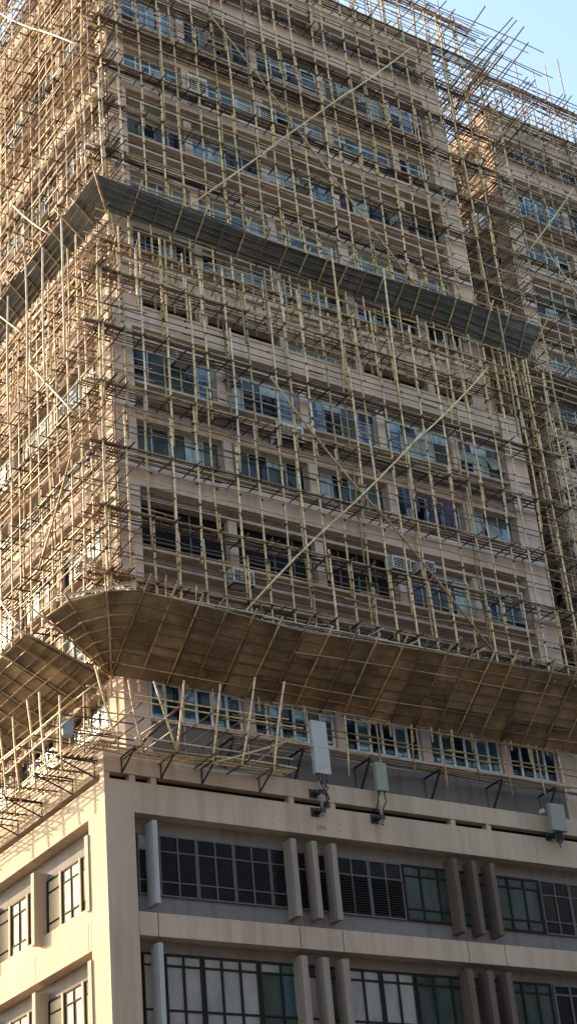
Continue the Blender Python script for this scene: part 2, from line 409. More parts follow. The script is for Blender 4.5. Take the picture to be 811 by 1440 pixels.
for zb0, zb1 in ((15.35, 16.06), (11.42, 12.13)):
    for a, c in zip(J, J[1:]): one('band_panel', 'cream', PD, PF, a+.018, c-.018, -.6, 0, zb0, zb1)
JL = [44.12, 44.32, 47.98, 51.8, 55.6, 59.5, 63.3, 74]
for zb0, zb1 in ((15.1, 16.0), (11.2, 12.05)):
    for a, c in zip(JL, JL[1:]): one('band_panel', 'cream', PD, PS, a+.015, c-.015, -.5, 0, zb0, zb1)
    one('sill_wall', 'cream', PD, PS, 44.12, 74, -.5, -.24, zb1, zb1+.6)
K = 1.0116
def pw(a, c, z0, z1, n, tr, fm, kinds, fwd=.045, nm='window'):
    return window(PD, PF, a*K, c*K, z0, z1, -.49, n, tr, fm, kinds, fwd, 0, nm)
dg = ['gdark']
pw(23.87, 24.4, 16.74, 18.68, 1, [18.16, 17.2], 'fmid', ['blind', 'gdark'])
for a, c in ((24.62, 25.93), (25.95, 27.28), (27.30, 28.63), (28.65, 29.5)):
    pw(a, c, 16.74, 18.68, 2 if c-a > 1 else 1, [18.16, 17.2], 'fmid', dg, .042)
def louvre(a, c):
    w = pw(a, c, 16.74, 18.68, max(1, round((c-a)/.6)), [18.1], 'fmid', dg, .05, 'louvre_window')
    m = MB(); z = 16.82
    while z < 18.02:
        m.slab([PF(a*K+.05, -.40, z), PF(c*K-.05, -.40, z), PF(c*K-.05, -.46, z+.05), PF(a*K+.05, -.46, z+.05)], Vector((0, 0, .012))); z += .085
    m.build('louvre_slats', 'fdark', w)
for a, c in ((29.52, 30.3), (30.32, 31.1), (31.12, 32.48), (32.5, 33.86)): louvre(a, c)
for a, c, n in ((33.9, 36.1, 3), (36.12, 36.95, 1), (36.97, 37.75, 1), (37.77, 39.9, 3)):
    pw(a, c, 16.74, 18.68, n, [18.3, 17.15], 'fdark', ['ggreen'], .07)
for a, c in ((39.95, 41.3), (41.32, 42.7), (42.72, 44.1), (44.12, 45.5)): pw(a, c, 16.74, 18.68, 2, [18.16, 17.2], 'fmid', dg, .042)
pw(23.87, 24.4, 12.8, 14.98, 1, [14.62, 13.3], 'fdark', ['blind'], .06)
for a, c, n, kk in ((24.62, 25.9, 2, ['blind']), (25.92, 27.9, 3, ['blind']), (27.92, 29.5, 2, ['blind', 'ggreen', 'gteal']), (29.52, 30.3, 1, ['ggreen', 'blind']), (30.32, 31.1, 1, ['ggreen', 'blind']),
                    (31.12, 32.5, 2, ['blind']), (32.52, 33.86, 2, ['blind']), (33.9, 36.1, 3, ['ggreen']), (36.12, 36.95, 1, ['ggreen']), (36.97, 37.75, 1, ['ggreen']), (37.77, 39.7, 3, ['ggreen']), (39.8, 41.3, 2, dg), (41.32, 42.7, 2, dg), (42.72, 44.1, 2, dg)):
    pw(a, c, 12.8, 14.98, n, [14.62, 13.3], 'fdark' if a < 39.75 else 'fmid', kk, .075)
for xs, m in (((29.64, 30.45, 31.22), 'finb'), ((36.27, 37.12, 37.93), 'find')):
    for x in xs:
        one('fin', m, PD, PF, x-.1, x+.1, -.52, .03, 16.38, 18.93)
        one('fin', m, PD, PF, x-.12, x+.12, -.52, .04, 11.9, 15.12)
for z0, z1 in ((16.35, 18.95), (11.9, 15.15)):
    one('fin', 'finl', PD, PF, 24.44, 24.60, -.52, .06, z0, z1)
# left face windows and fins of the podium
for zt, zb in ((18.4, 16.62), (14.55, 12.7)):
    for k in range(5):
        y = 44.2+3.83*k
        for j, (a, c, n) in enumerate(((.22, 1.2, 2), (1.34, 2.58, 2), (2.72, 3.68, 1))):
            if seen(PS(y+a, 0, zb), PS(y+c, 0, zt), 100):
                window(PD, PS, y+a, y+c, zb, zt, -.44, n, [zt-.42, zb+.35], 'fdark', ['warmb'], .05, 0)
        for u in (1.2, 2.58):
            if seen(PS(y+u, 0, zb), PS(y+u, 0, zt), 100): one('window_mullion', 'cream', PD, PS, y+u+.01, y+u+.13, -.5, -.33, zb, zt)
        one('fin', 'cream', PD, PS, y-.08, y+.14, -.5, .05, zb-.3, zt+.28)
# painted scribble on the fascia, row of bolt holes
cu = bpy.data.curves.new('scribble', 'FONT'); cu.body = 'LM4'; cu.size = .22; cu.extrude = .004; cu.offset = .0
to = bpy.data.objects.new('t', cu); col.objects.link(to); dg_ = bpy.context.evaluated_depsgraph_get()
me = bpy.data.meshes.new_from_object(to.evaluated_get(dg_)); bpy.data.objects.remove(to)
me.materials.append(MT['ink']); me.transform(Matrix.Rotation(math.pi/2, 4, 'X'))
so = bpy.data.objects.new('painted_scribble', me); col.objects.link(so); so.parent = PD; so.location = Vector((30.62, 42.993, 19.36))-PD.location
so['label'] = 'faded handwritten characters on the fascia'
b = MB()
for x in (28.95, 31.55, 34.4, 39.2):
    for z in (19.83, 19.6, 19.4): b.tube((x, 43.01, z), (x, 42.995, z), .022, sides=6)
b.build('bolt_holes', 'ink', PD)

# ------------------------------------------------------------------ scaffold pole collector
class Scaf:
    def __init__(s, root, k=.85): s.k = k; s.root = root; s.rec = []; s.ties = MB()
    def add(s, cat, a, b, r, m, bend=.02):
        if seen(a, b): s.rec.append((cat, Vector(a), Vector(b), r, m, bend))
    def tie(s, p, ax=(0, 0, 1), r=.06, h=.06):
        if seen(p, p, 20):
            p = Vector(p); ax = Vector(ax); s.ties.tube(p-ax*h, p+ax*h, r, sides=5)
    def build(s, names):
        cats = {}
        for q in s.rec: cats.setdefault(q[0], []).append(q)
        for c, L in cats.items():
            L.sort(key=lambda q: -area(q[1], q[2], q[3]))
            for q in L[:100]:
                b = MB(); b.tube(q[1], q[2], q[3]*s.k, q[5], 4 if q[5] else 1, 8); b.build(c, q[4], s.root, True, False)
            if len(L) > 100:
                ms = sorted({q[4] for q in L[100:]}); b = MB()
                for q in L[100:]: b.tube(q[1], q[2], q[3]*s.k, q[5], 3, 6, mi=ms.index(q[4]))
                o = b.build(names[c], ms, s.root, True, False); tag(o, kind='stuff')
        if s.ties.v:
            o = s.ties.build('pole_ties', 'tie', s.root, False, False); tag(o, kind='stuff')

def scaffold_face(S, fr, u0, u1, zb, zt, D, zk0, dz, sp=.95, ubeg_ext=.7, uend_ext=.5, top_free=True, plat=7, inner=True, dens=1.0, bare_top=False, pm='pole', rs=1.0, lm='led'):
    """uprights, ledgers, working platforms of tied canes in front of one wall"""
    us = []; u = u0
    while u <= u1+.01: us.append(u+(U(-.05, .05) if us else 0)); u += sp
    # outer uprights, in overlapping lengths
    for u in us:
        z = zb-U(0, 1.2) if not bare_top else zb-U(0, .6); ztop = zt+(U(-.4, 1.6) if top_free else U(-.3, .3)); side = 1
        lean = U(-.012, .012)
        while z < ztop:
            L = U(5.8, 7.2); z1 = min(z+L, ztop)
            o = .05*side; side = -side
            S.add('upright_pole', fr(u+o+lean*(z-zb), D, z), fr(u+o+lean*(z1-zb)+U(-.03, .03), D+U(-.02, .02), z1), U(.044, .056)*rs, pm if U(0, 1) < .93 else 'pale', U(.02, .06))
            if z1 < ztop:
                for q in (.15, .5, .85, 1.2): S.tie(fr(u, D, z1-q), r=.058, h=.02)
            z = z1-U(1.0, 1.6) if z1 < ztop else z1
    if inner:
        for u in us[::3]:
            z = zb; 
            while z < zt:
                L = U(5, 7); z1 = min(z+L, zt)
                S.add('inner_pole', fr(u+.42, .2, z), fr(u+.42+U(-.05, .05), .2, z1), U(.035, .045), 'led' if U(0, 1) < .7 else 'pole', .05); z = z1-.6 if z1 < zt else zt+1
    def run(cat, d, z, r, m, bend, a, b, wob=.03):
        u = a-U(.1, ubeg_ext)
        while u < b:
            L = U(5.2, 7.0); e = min(u+L, b+U(.1, uend_ext))
            S.add(cat, fr(u, d+U(-.02, .02), z+U(-wob, wob)), fr(e, d+U(-.02, .02), z+U(-wob, wob)), r*U(.85, 1.1), m, U(0, bend))
            if e >= b: break
            u = e-U(.5, 1.1)
    z = zk0
    while z > zb+.3: z -= dz
    z += dz if z < zb-.1 else 0
    while z < zt+.6:
        for i in range(plat):
            if U(0, 1) < .06: continue
            d = .22+(D-.22)*i/(plat-1)
            run('ledger_pole', d, z+U(-.02, .03), .035, 'led' if U(0, 1) < .5 else 'trn', .05, u0, u1)
        run('ledger_pole', D+.08, z-.06, .036, 'led', .06, u0, u1)
        for u in us:
            e = U(.1, .5)
            if U(0, 1) < .92: S.add('transom_pole', fr(u+U(-.05, .05), .05, z-.09+U(-.04, .04)), fr(u+U(-.08, .08), D+e, z-.09+U(-.05, .05)), U(.032, .042), 'trn', .01)
            if U(0, 1) < .25*dens: S.add('transom_pole', fr(u+.45+U(-.05, .05), .05, z-.07), fr(u+.45+U(-.08, .08), D+U(0, .4), z-.07+U(-.05, .05)), .032, 'trn', .01)
            S.tie(fr(u, D+.03, z-.05), r=.05, h=.06)
        for zz in (.88, 1.74):
            if z+zz < zt+.3 and U(0, 1) < dens:
                run('ledger_pole', D+.07, z+zz*dz/2.6, .027, 'led' if U(0, 1) < .5 else 'trn', .10, u0, u1, .06)
                for u in us: S.tie(fr(u, D+.03, z+zz*dz/2.6), r=.047, h=.035)
        if U(0, 1) < .6: run('ledger_pole', D+.07, z+1.32, .025, 'led', .10, u0, u1, .06)
        run('ledger_pole', .17, z+1.25, .028, 'trn', .08, u0, u1, .05)
        if U(0, 1) < .5: run('ledger_pole', .2, z+.7, .026, 'led', .08, u0, u1, .05)
        z += dz
    return us

# ---- near tower scaffold
SR1 = thing('bamboo_scaffold', (23.7, 43.85, 22.6), 'straw coloured bamboo scaffold enclosing the near tower, with grey and brown catch platforms', 'scaffolding')
S1 = Scaf(SR1)
us_f = scaffold_face(S1, F1L, 23.7, 46.1, 24.3, 41.9, .95, 27.9, 2.6, .93)
us_s = scaffold_face(S1, S1L, 43.85, 61, 24.2, 41.9, .95, 27.9, 2.6, .84, dens=1.0, rs=.82)
us_fu = scaffold_face(S1, F1U, 24.91, 46.6, 41.6, 65.0, .73, 53.2, 2.45, .95, uend_ext=1.6)
us_su = scaffold_face(S1, S1U, 45.07, 62, 41.6, 65.2, .73, 53.2, 2.45, .84, rs=.82)
# right flank of the near tower (runs back along the gap)
RL = Fr((44.98, 0, 0), (0, 1, 0), (1, 0, 0)); RU = Fr((44.6, 0, 0), (0, 1, 0), (1, 0, 0))
scaffold_face(S1, RL, 44.9, 54, 23.5, 41.9, .95, 27.9, 2.6, 1.0, plat=4, inner=False, ubeg_ext=1.2)
scaffold_face(S1, RU, 45.9, 53, 41.6, 64.8, .75, 53.2, 2.45, 1.3, plat=3, inner=False, ubeg_ext=2.2)
# second skin beyond the right flank
for i in range(7):
    y = 44.3+i*1.5
    S1.add('upright_pole', (47.0+U(-.2, .2), y, 22+U(0, 5)), (47.0+U(-.2, .2), y, 45+U(-3, 3)), .05, 'led', .06)
for k in range(24):
    z = U(24, 57); x = U(45.3, 49.0)
    S1.add('brace_pole', (x, U(43.8, 45.5), z), (x+U(-.6, .6), U(49, 56), z+U(-.4, 2.6)), U(.03, .042), 'led' if U(0, 1) < .6 else 'trn', .05)
# roof-level canes: above the parapet, loose ends standing in the sky
for k, z in enumerate((64.5, 65.1, 65.7, 66.2)):
    for d in ((.73, .1) if k < 2 else (.73,)):
        u = 24.2
        while u < 47.0:
            e = u+U(4, 6.5); S1.add('ledger_pole', F1U(u, d+U(-.1, .1), z+U(-.12, .12)), F1U(e, d+U(-.1, .1), z+U(-.12, .12)), .030, 'trn' if k % 2 else 'greyp', .05); u = e-.8
        u = 44
        while u < 62:
            e = u+U(4, 6.5); S1.add('ledger_pole', S1U(u, d+U(-.1, .1), z+U(-.12, .12)), S1U(e, d+U(-.1, .1), z+U(-.12, .12)), .032, 'led', .05); u = e-.8
for u in us_fu[::1]:
    z = R.choice((64.6, 65.2, 65.8)); S1.add('transom_pole', F1U(u, -1.6-U(0, 1), z), F1U(u+U(-.3, .3), .95+U(0, .5), z+U(-.1, .3)), .034, 'trn', .02)
    if u > 36: S1.add('upright_pole', F1U(u+.1, .7, 63.3), F1U(u+U(0, .4), .75, 65.9+U(0, 1.3)), .036, 'led', .04)
    if U(0, 1) < .6: S1.add('upright_pole', F1U(u+.4, -1.0, 64), F1U(u+.4, -1.0, 66.2+U(0, .8)), .036, 'led', .04)
for u in us_su:
    z = R.choice((64.6, 65.2, 65.8)); S1.add('transom_pole', S1U(u, -1.6, z), S1U(u+U(-.3, .3), .95+U(0, .5), z), .034, 'trn', .02)
    S1.add('upright_pole', S1U(u+.4, -.9, 64), S1U(u+.4, -.9, 66+U(0, .8)), .036, 'led', .04)
for k in range(20):      # long canes reaching out toward the street at the gap
    x = U(44.9, 50.5); z = U(60.2, 66.0)
    S1.add('brace_pole', (x, U(47.5, 50), z-.3), (x+U(-.3, .3), U(43.0, 44.8), z+U(.2, 1.1)), U(.034, .042), 'trn' if U(0, 1) < .6 else 'led', .04)
# tall mixed bracing
def br(S, fr, a, b, d, r=.045, m='pale', bend=.06, cat='brace_pole'):
    S.add(cat, fr(a[0], d, a[1]), fr(b[0], d, b[1]), r, m, bend)
def long_br(S, fr, a, b, d, m='pole', r=.045):
    n = max(1, round(math.hypot(b[0]-a[0], b[1]-a[1])/6.5))
    for i in range(n):
        t0, t1 = i/n-(.03 if i else 0), (i+1)/n+.03
        f = lambda t, o: (a[0]+(b[0]-a[0])*t, a[1]+(b[1]-a[1])*t+o)
        br(S, fr, f(t0, .05*(i % 2)), f(min(t1, 1), .05*(i % 2)), d+.02*(i % 2), r, m, .1)
long_br(S1, F1L, (29.0, 27.35), (42.6, 41.8), 1.12); long_br(S1, F1L, (31.05, 37.9), (40.2, 27.8), 1.10, 'led', .05)
long_br(S1, F1U, (28.65, 46.4), (42.4, 61.8), .92); long_br(S1, F1U, (30.2, 58.6), (40.2, 46.3), .90, 'led', .05)
long_br(S1, S1L, (49.58, 40.03), (45.47, 35.07), 1.12); long_br(S1, S1L, (48.84, 30.4), (45.38, 34.6), 1.08, 'led'); long_br(S1, S1L, (52.3, 30.9), (50.4, 28.8), 1.1)
long_br(S1, S1L, (54.0, 46.0), (49.3, 41.0), 1.12, 'led')
long_br(S1, S1U, (52.9, 50.9), (49.1, 46.4), 1.1, 'pale')
for a, b in (((54.45, 64.32), (52.44, 61.84)), ((52.5, 61.9), (50.1, 59.2)), ((50.2, 59.3), (46.4, 54.94))): br(S1, S1U, a, b, .98, .05, 'pale', .03)
# tops of the lower uprights: horizontal struts back to the upper skin
for u in us_f[1:]:
    z = 42.6+U(-.5, .5)
    S1.add('upright_pole', F1L(u+.05, .93, 40.6), F1L(u+.05, .93, z+.1), .042, 'pole', .0)
    S1.add('transom_pole', F1L(u-.05, 1.0, z-.35), F1L(u+U(.2, .5), -.3, z-.35+U(-.1, .1)), .036, 'pole', .02)
    if U(0, 1) < .5:
        S1.add('inner_pole', F1L(u+.5, .5, 40.4), F1L(u+.5+U(-.1, .1), .5, 43.6), .042, 'led', .03)
for z in (41.5, 41.75, 42.3, 42.45, 43.1):
    u = 24
    while u < 46: e = u+U(5, 6.5); S1.add('ledger_pole', F1L(u, U(.0, .9), z+U(-.1, .1)), F1L(e, U(.0, .9), z+U(-.1, .1)), .035, 'led', .06); u = e-.8
    u = 44.2
    while u < 60: e = u+U(5, 6.5); S1.add('ledger_pole', S1L(u, U(.0, .9), z+U(-.1, .1)), S1L(e, U(.0, .9), z+U(-.1, .1)), .035, 'led', .06); u = e-.8
for u in us_s[1:]:
    z = 42.5+U(-.5, .5)
    S1.add('transom_pole', S1L(u-.05, 1.1, z-.35), S1L(u+U(.2, .5), -.3, z-.35+U(-.1, .1)), .036, 'pole', .02)
for u in (46.2, 47.9, 49.5, 51.2):      # tall single canes standing in front of the grey platform
    S1.add('upright_pole', S1L(u, 1.15, 38), S1L(u, 1.15, 44.5+U(-.2, 1.2)), .048, 'pale', .05)
for u in (34.6, 37.3, 43.6): S1.add('upright_pole', F1L(u, 1.2, 38.5), F1L(u+.1, 1.25, 45.0+U(-.2, .5)), .05, 'pole', .05)

# ---- catch platforms
def catch(root, name, label, strips, sheetm, ribm, batm, nb, ext, thick=.02):
    """strips: list of rows of ribs (inner point, outer point); consecutive ribs carry one sheet"""
    c = bpy.data.objects.new(name, None); col.objects.link(c); c.parent = root
    c.location = strips[0][0][0]-parent_base(root)
    if label: c['label'] = label
    L2 = (strips[0][0][1]-strips[0][0][0]).length > 1.6
    for ribs in strips:
        for i, (a, b) in enumerate(ribs):
            d = (b-a).normalized()
            if seen(a, b):
                m = MB(); m.tube(a-d*.12, b+d*U(*ext)+Vector((U(-.08, .08), 0, U(-.03, .03))), .034, .03, 4, 8); m.build('rib_or_shade_pole', ribm, c, True, False)
                if L2 and i % 2 == 0: m = MB(); o_ = Vector((.09, 0, .02)) if abs(d.y) > abs(d.x) else Vector((0, .09, .02)); m.tube(a-d*.1+o_, b+d*U(.0, .4)+o_, .028, .03, 4, 6); m.build('rib_or_shade_pole', 'trn', c, True, False)  # dark companion canes added to stand for the shadow beside the ribs
            if i == 0: continue
            a0, b0 = ribs[i-1]
            if not seen(a0, b): continue
            n = (b-a).cross(a0-a+b0-b).normalized()
            if n.z < 0: n = -n
            ns = 3 if (b-a).length > 1.6 else 1
            for k in range(ns):
                t0 = k/ns-(.012 if k else 0); t1 = (k+1)/ns; o0, o1 = U(.04, .06), U(.06, .09); q = MB()
                q.slab([a0.lerp(b0, t0)+n*o0, a.lerp(b, t0)+n*o0, a.lerp(b, t1)+n*o1, a0.lerp(b0, t1)+n*(o1+U(-.01, .01))], n*thick)
                q.build('sheet', R.choice(sheetm), c)
        # battens, each running over several ribs
        if len(ribs) > 5:
            for k in range(nb+1):
                t = k/nb; i = 0
                while i < len(ribs)-1:
                    j = min(len(ribs)-1, i+R.choice((5, 6, 7)))
                    p0 = ribs[i][0].lerp(ribs[i][1], t); p1 = ribs[j][0].lerp(ribs[j][1], t+U(-.015, .015))
                    if seen(p0, p1):
                        m = MB(); m.tube(p0, p1, .024, .04, 4, 6); m.build('batten_pole', batm if U(0, 1) < .6 else 'trn', c, True, False)
                    i = j
        else:
            for k in range(1, nb+1):
                t = k/nb
                for i in range(len(ribs)-1):
                    p0 = ribs[i][0].lerp(ribs[i][1], t); p1 = ribs[i+1][0].lerp(ribs[i+1][1], t); e = (p1-p0).normalized()*.12
                    if seen(p0, p1): m = MB(); m.tube(p0-e, p1+e, .026, .02, 3, 6); m.build('batten_pole', batm, c, True, False)
    return c
V = Vector
# brown one at the podium
x0, y0 = 23.7, 43.85
def lerpz(x, pts):
    for (a, za), (b, zb) in zip(pts, pts[1:]):
        if x <= b: return za+(zb-za)*max(0, (x-a))/(b-a)
    return pts[-1][1]
zo = [(23.7, 26.0), (26.3, 25.86), (30.2, 25.7), (33.8, 25.82), (38.4, 26.06), (47, 26.25)]
front = [(V((x, y0, 24.1)), V((x+U(-.05, .05), y0-2.35, lerpz(x, zo)+.02))) for x in [x0+1.02*i for i in range(23)]]
fan = [(V((x0-.02*math.sin(a), y0-.02*math.cos(a), 24.1)), V((x0-2.35*math.sin(a), y0-2.35*math.cos(a), 26.05-.22*a))) for a in (1.57, 1.05, .52, .0)]
wing = [(V((x0, 44.1, 24.1)), V((x0-2.35, 45.2, 25.72)))]+[(V((x0, 45.2+1.0*i, 24.05)), V((x0-2.35, 46.1+1.0*i, 25.8))) for i in range(12)]
catch(SR1, 'catch_platform', 'wide brown plywood catch platform sloping out above the podium', [front, fan, wing], ('ply', 'ply', 'plyd', 'plyl'), 'led', 'led', 7, (.3, .7))
# grey one at the setback
gx, gy = 24.91, 45.07
zi = [(24.9, 44.86), (26.5, 44.76), (30, 44.66), (42.4, 44.62), (44.8, 44.4), (47, 44.1)]; zg = [(24, 45.71), (26, 45.73), (29.4, 45.56), (32, 45.3), (35.7, 45.36), (41.9, 45.62), (47.3, 45.6)]
gf = [(V((x-(.5 if i == 22 else 0), gy, lerpz(x, zi))), V((x-(.89 if i == 0 else 0), gy-.89, lerpz(x, zg)))) for i, x in enumerate([gx+1.0*i for i in range(23)])]
gs = [(V((gx, y, 44.85)), V((gx-.89, y-(.89 if i == 0 else 0), 45.72))) for i, y in enumerate([gy+1.0*i for i in range(17)])]
catch(SR1, 'catch_platform', 'narrow dark grey sheeted catch platform at mid height', [gf, gs], ('tin', 'tin', 'tind'), 'led', 'trn', 4, (.25, .6))
# pale tubes and loose canes lying along the lip of the brown platform
for k in range(4):
    x = 24.2
    while x < 46: e = x+U(4, 6); S1.add('edge_pole', (x, y0-2.2+.14*k, 26.12+.05*k+U(-.05, .05)), (e, y0-2.2+.14*k, 26.12+.05*k+U(-.05, .05)), .033, 'pale' if k % 2 == 0 else 'trn', .03); x = e-.6
for k in range(3): S1.add('edge_pole', (x0-2.1, 43.5, 26.2+.1*k), (x0-.1, 41.7, 26.3+.1*k), .035, 'pale', .03)
for k in range(30):
    x = U(24.5, 45.5); S1.add('edge_pole', (x, y0-2.0+U(0, 1.4), 26.1), (x+U(-.9, 1.3), y0-2.3+U(-.2, .8), 26.5+U(0, .35)), .028, R.choice(('led', 'pale', 'trn')), .02)
for k in range(22):     # raking stays from lip to scaffold
    x = 24+k*1.02; S1.add('brace_pole', (x, y0-2.1, 25.9), (x+U(-.2, .2), y0+.1, 26.9+U(0, .8)), .03, 'led', .03)
# working stubs at the front-left corner: canes running past the corner on both faces
for k in range(70):
    z = U(27, 65); lo = z < 42; cx_, cy_ = (23.7, 43.85) if lo else (24.91, 45.07)
    if 43.5 < z < 47: continue
    if U(0, 1) < .5: S1.add('ledger_pole', (cx_-U(.3, 1.1), cy_+U(0, .7), z), (cx_+U(1.5, 4), cy_+U(0, .7), z+U(-.1, .1)), .033, 'led', .04)
    else: S1.add('ledger_pole', (cx_+U(0, .7), cy_-U(.3, 1.1), z), (cx_+U(0, .7), cy_+U(1.5, 4), z+U(-.1, .1)), .033, 'trn', .04)
# bottom of the near scaffold: steel brackets on the tower wall carry it
S1.build(dict(upright_pole='upright_poles', inner_pole='inner_poles', ledger_pole='ledger_poles', transom_pole='transom_poles', brace_pole='brace_poles', edge_pole='edge_poles'))
def bracket(root, fr, u, z, L, H, r=.035):
    b = MB(); b.tube(fr(u, 0, z), fr(u, 0, z-H), r, sides=4); b.tube(fr(u, 0, z), fr(u, L, z+.03), r, sides=4); b.tube(fr(u, 0, z-H), fr(u, L*.97, z), r, sides=4)
    return b.build('steel_bracket', 'steel', root)
for u in (28.2, 31.0, 33.8, 36.9, 39.8, 42.4, 44.6): bracket(SR1, F1L, u, 22.55, 1.0, 1.25, .05)

# ---- rear tower scaffold
SR2 = thing('bamboo_scaffold', (48.2, 46.15, 22), 'bamboo scaffold with greyer poles around the second tower at the right edge', 'scaffolding')
S2 = Scaf(SR2)
scaffold_face(S2, F2L, 48.2, 58, 24, 41.9, .95, 27.9, 2.6, .95, pm='greyp', rs=.85)
scaffold_face(S2, F2U, 49.42, 60.5, 41.6, 65.0, .73, 53.2, 2.45, .95, pm='greyp', rs=.85)
scaffold_face(S2, S2L, 46.15, 56, 24, 41.9, .95, 27.9, 2.6, 1.05, pm='greyp', rs=.85)
scaffold_face(S2, S2U, 47.37, 58, 41.6, 65.2, .73, 53.2, 2.45, 1.3, plat=4, inner=False, pm='greyp', rs=.85)
for k, z in enumerate((64.5, 65.1, 65.7, 66.3)):
    u = 48.6
    while u < 62: e = u+U(4, 6.5); S2.add('ledger_pole', F2U(u, .7+U(-.1, .1), z+U(-.1, .1)), F2U(e, .7+U(-.1, .1), z+U(-.1, .1)), .032, 'trn', .05); u = e-.8
    if k < 2: S2.add('ledger_pole', F2U(49, -1, z), F2U(60, -1, z), .032, 'trn', .05)
for i in range(22):
    u = 49.4+i*.55; S2.add('transom_pole', F2U(u, -1.8, 65.0+U(-.4, .8)), F2U(u+U(-.2, .2), .9+U(0, .9), 65.2+U(-.4, .8)), .034, 'trn', .02)
for x, z in ((52.1, 67.9), (53.4, 67.6), (54.6, 68.4), (55.7, 69.4), (57, 68), (50.6, 67.2), (49.6, 67.6), (48.7, 66.8), (47.8, 67.2), (46.9, 66.6)):
    S2.add('upright_pole', (x, 47.3, 63.0), (x+U(-.2, .2), 47.3, z), .036, 'led', .05)
    S2.add('upright_pole', (x+.45, 49.3, 63.0), (x+.45+U(-.2, .2), 49.3, 66.2+U(0, .8)), .036, 'led', .05)
long_br(S2, F2U, (50.2, 53.4), (54.6, 59.3), .95); long_br(S2, F2U, (50.9, 54.8), (55.2, 48.8), .95, 'pale')
for k in range(26):
    x = U(48, 53); z = U(43, 64)
    S2.add('brace_pole', (x, U(49.5, 51.5), z-.3), (x+U(-.3, .3), U(45.6, 46.6), z+U(.0, .7)), U(.032, .042), 'trn' if U(0, 1) < .5 else 'led', .04)
S2.build(dict(upright_pole='upright_poles', inner_pole='inner_poles', ledger_pole='ledger_poles', transom_pole='transom_poles', brace_pole='brace_poles'))
gf2 = [(V((x, 47.37, 44.3)), V((x, 46.35, 45.1))) for x in [48.5+1.0*i for i in range(8)]]
catch(SR2, 'catch_platform', None, [gf2], ('tin',), 'led', 'led', 4, (.2, .5))

# ---- small scaffold ring standing on steel brackets at the podium roof edge
SR3 = thing('bracket_scaffold', (22.85, 43, 20.4), 'low bamboo railing scaffold standing on black steel brackets around the podium roof edge', 'scaffolding')
S3 = Scaf(SR3, .76)
for y in (43.6, 45.14, 47.38, 49.22, 51.3, 53.5): bracket(SR3, PS, y, 20.86, 1.35, .5, .032)
for x in (23.47, 24.86, 26.35, 28.52): bracket(SR3, PF, x, 20.88, .95, .5, .032)
for i in range(7):
    d = .2+.17*i
    y = 42.3
    while y < 56: e = y+U(4, 6); S3.add('ledger_pole', PS(y, d, 20.93+U(-.02, .05)), PS(e, d, 20.93+U(-.02, .05)), .036, 'pole' if i % 2 else 'led', .05); y = e-.6
for i in range(6):
    d = .15+.16*i
    x = 22.2
    while x < 28.6: e = min(x+U(3, 5), 29.4); S3.add('ledger_pole', PF(x, d, 20.95+U(-.02, .05)), PF(e, d, 20.95+U(-.02, .05)), .036, 'pole' if i % 2 else 'led', .05); x = e-.6
for z, d in ((21.75, 1.25), (22.3, 1.3), (22.9, .5), (21.5, .5), (22.1, -.6), (22.5, -.8)):
    if d > 0: S3.add('ledger_pole', PF(22.1, d*.95, z), PF(29.6, d*.95, z+U(-.05, .1)), .036, 'pole', .05)
    y = 42.2
    while y < 56: e = y+U(4, 6); S3.add('ledger_pole', PS(y, d, z+U(-.05, .05)), PS(e, d, z+U(-.05, .05)), .036, 'pole', .05); y = e-.6
for a, b, in (((22.75, 20.5), (21.95, 23.2)), ((23.6, 20.55), (23.1, 22.9)), ((24.75, 20.8), (24.0, 23.0)), ((24.75, 20.8), (25.1, 23.2)), ((26.05, 20.65), (26.45, 23.3)), ((27.1, 20.65), (27.8, 23.75)), ((28.3, 20.6), (28.95, 23.8))):
    S3.add('upright_pole', PF(a[0], 1.25, a[1]), PF(b[0], 1.35, b[1]), .046, 'pole', .04)
for i, (a, b) in enumerate((((43.4, 20.4), (43.3, 22.8)), ((44.4, 20.5), (44.75, 23.5)), ((45.25, 20.4), (45.65, 23.6)), ((46.35, 20.4), (46.75, 23.45)), ((47.4, 20.4), (47.85, 23.5)), ((48.5, 20.4), (48.9, 23.5)), ((49.6, 20.4), (50, 23.5)), ((50.8, 20.4), (51, 23.4)))):
    S3.add('upright_pole', PS(a[0], 1.22, a[1]), PS(b[0], 1.3, b[1]), .046, 'pole', .04)
    S3.add('upright_pole', PS(a[0]+.5, .2, 20.9), PS(a[0]+.5, .15, 23.2+U(-.2, .4)), .036, 'led', .04)
    for z in (20.9, 21.75, 22.3): S3.add('transom_pole', PS(a[0]+U(-.1, .1), -1.3, z-.06), PS(a[0]+U(-.1, .1), 1.2+U(0, .15), z-.06), .034, 'trn', .02)
for x in (23.6, 24.8, 26.1, 27.3, 28.5):
    S3.add('upright_pole', PF(x+.4, -1.1, 20.9), PF(x+.4, -1.1, 23.6), .036, 'led', .03)
    for z in (20.9, 21.75, 22.3): S3.add('transom_pole', PF(x+U(-.1, .1), -1.4, z-.06), PF(x+U(-.1, .1), 1.3+U(0, .2), z-.06), .034, 'trn', .02)
S3.add('brace_pole', PF(26.2, 1.0, 20.7), PF(29.2, 1.0, 21.9), .045, 'pole', .03); S3.add('brace_pole', PF(27.9, .6, 21.0), PF(29.9, .4, 22.4), .04, 'led', .03); S3.add('brace_pole', PF(24.6, -.6, 21.8), PF(26.0, .2, 23.3), .075, 'trn', .0)
for k in range(26):
    y = U(43, 50); z = U(20.95, 22.6); S3.add('brace_pole', PS(y, U(-1, 1), z), PS(y+U(.6, 2.2), U(-1, 1), z+U(-.2, .5)), .03, R.choice(('led', 'pole', 'trn')), .02)
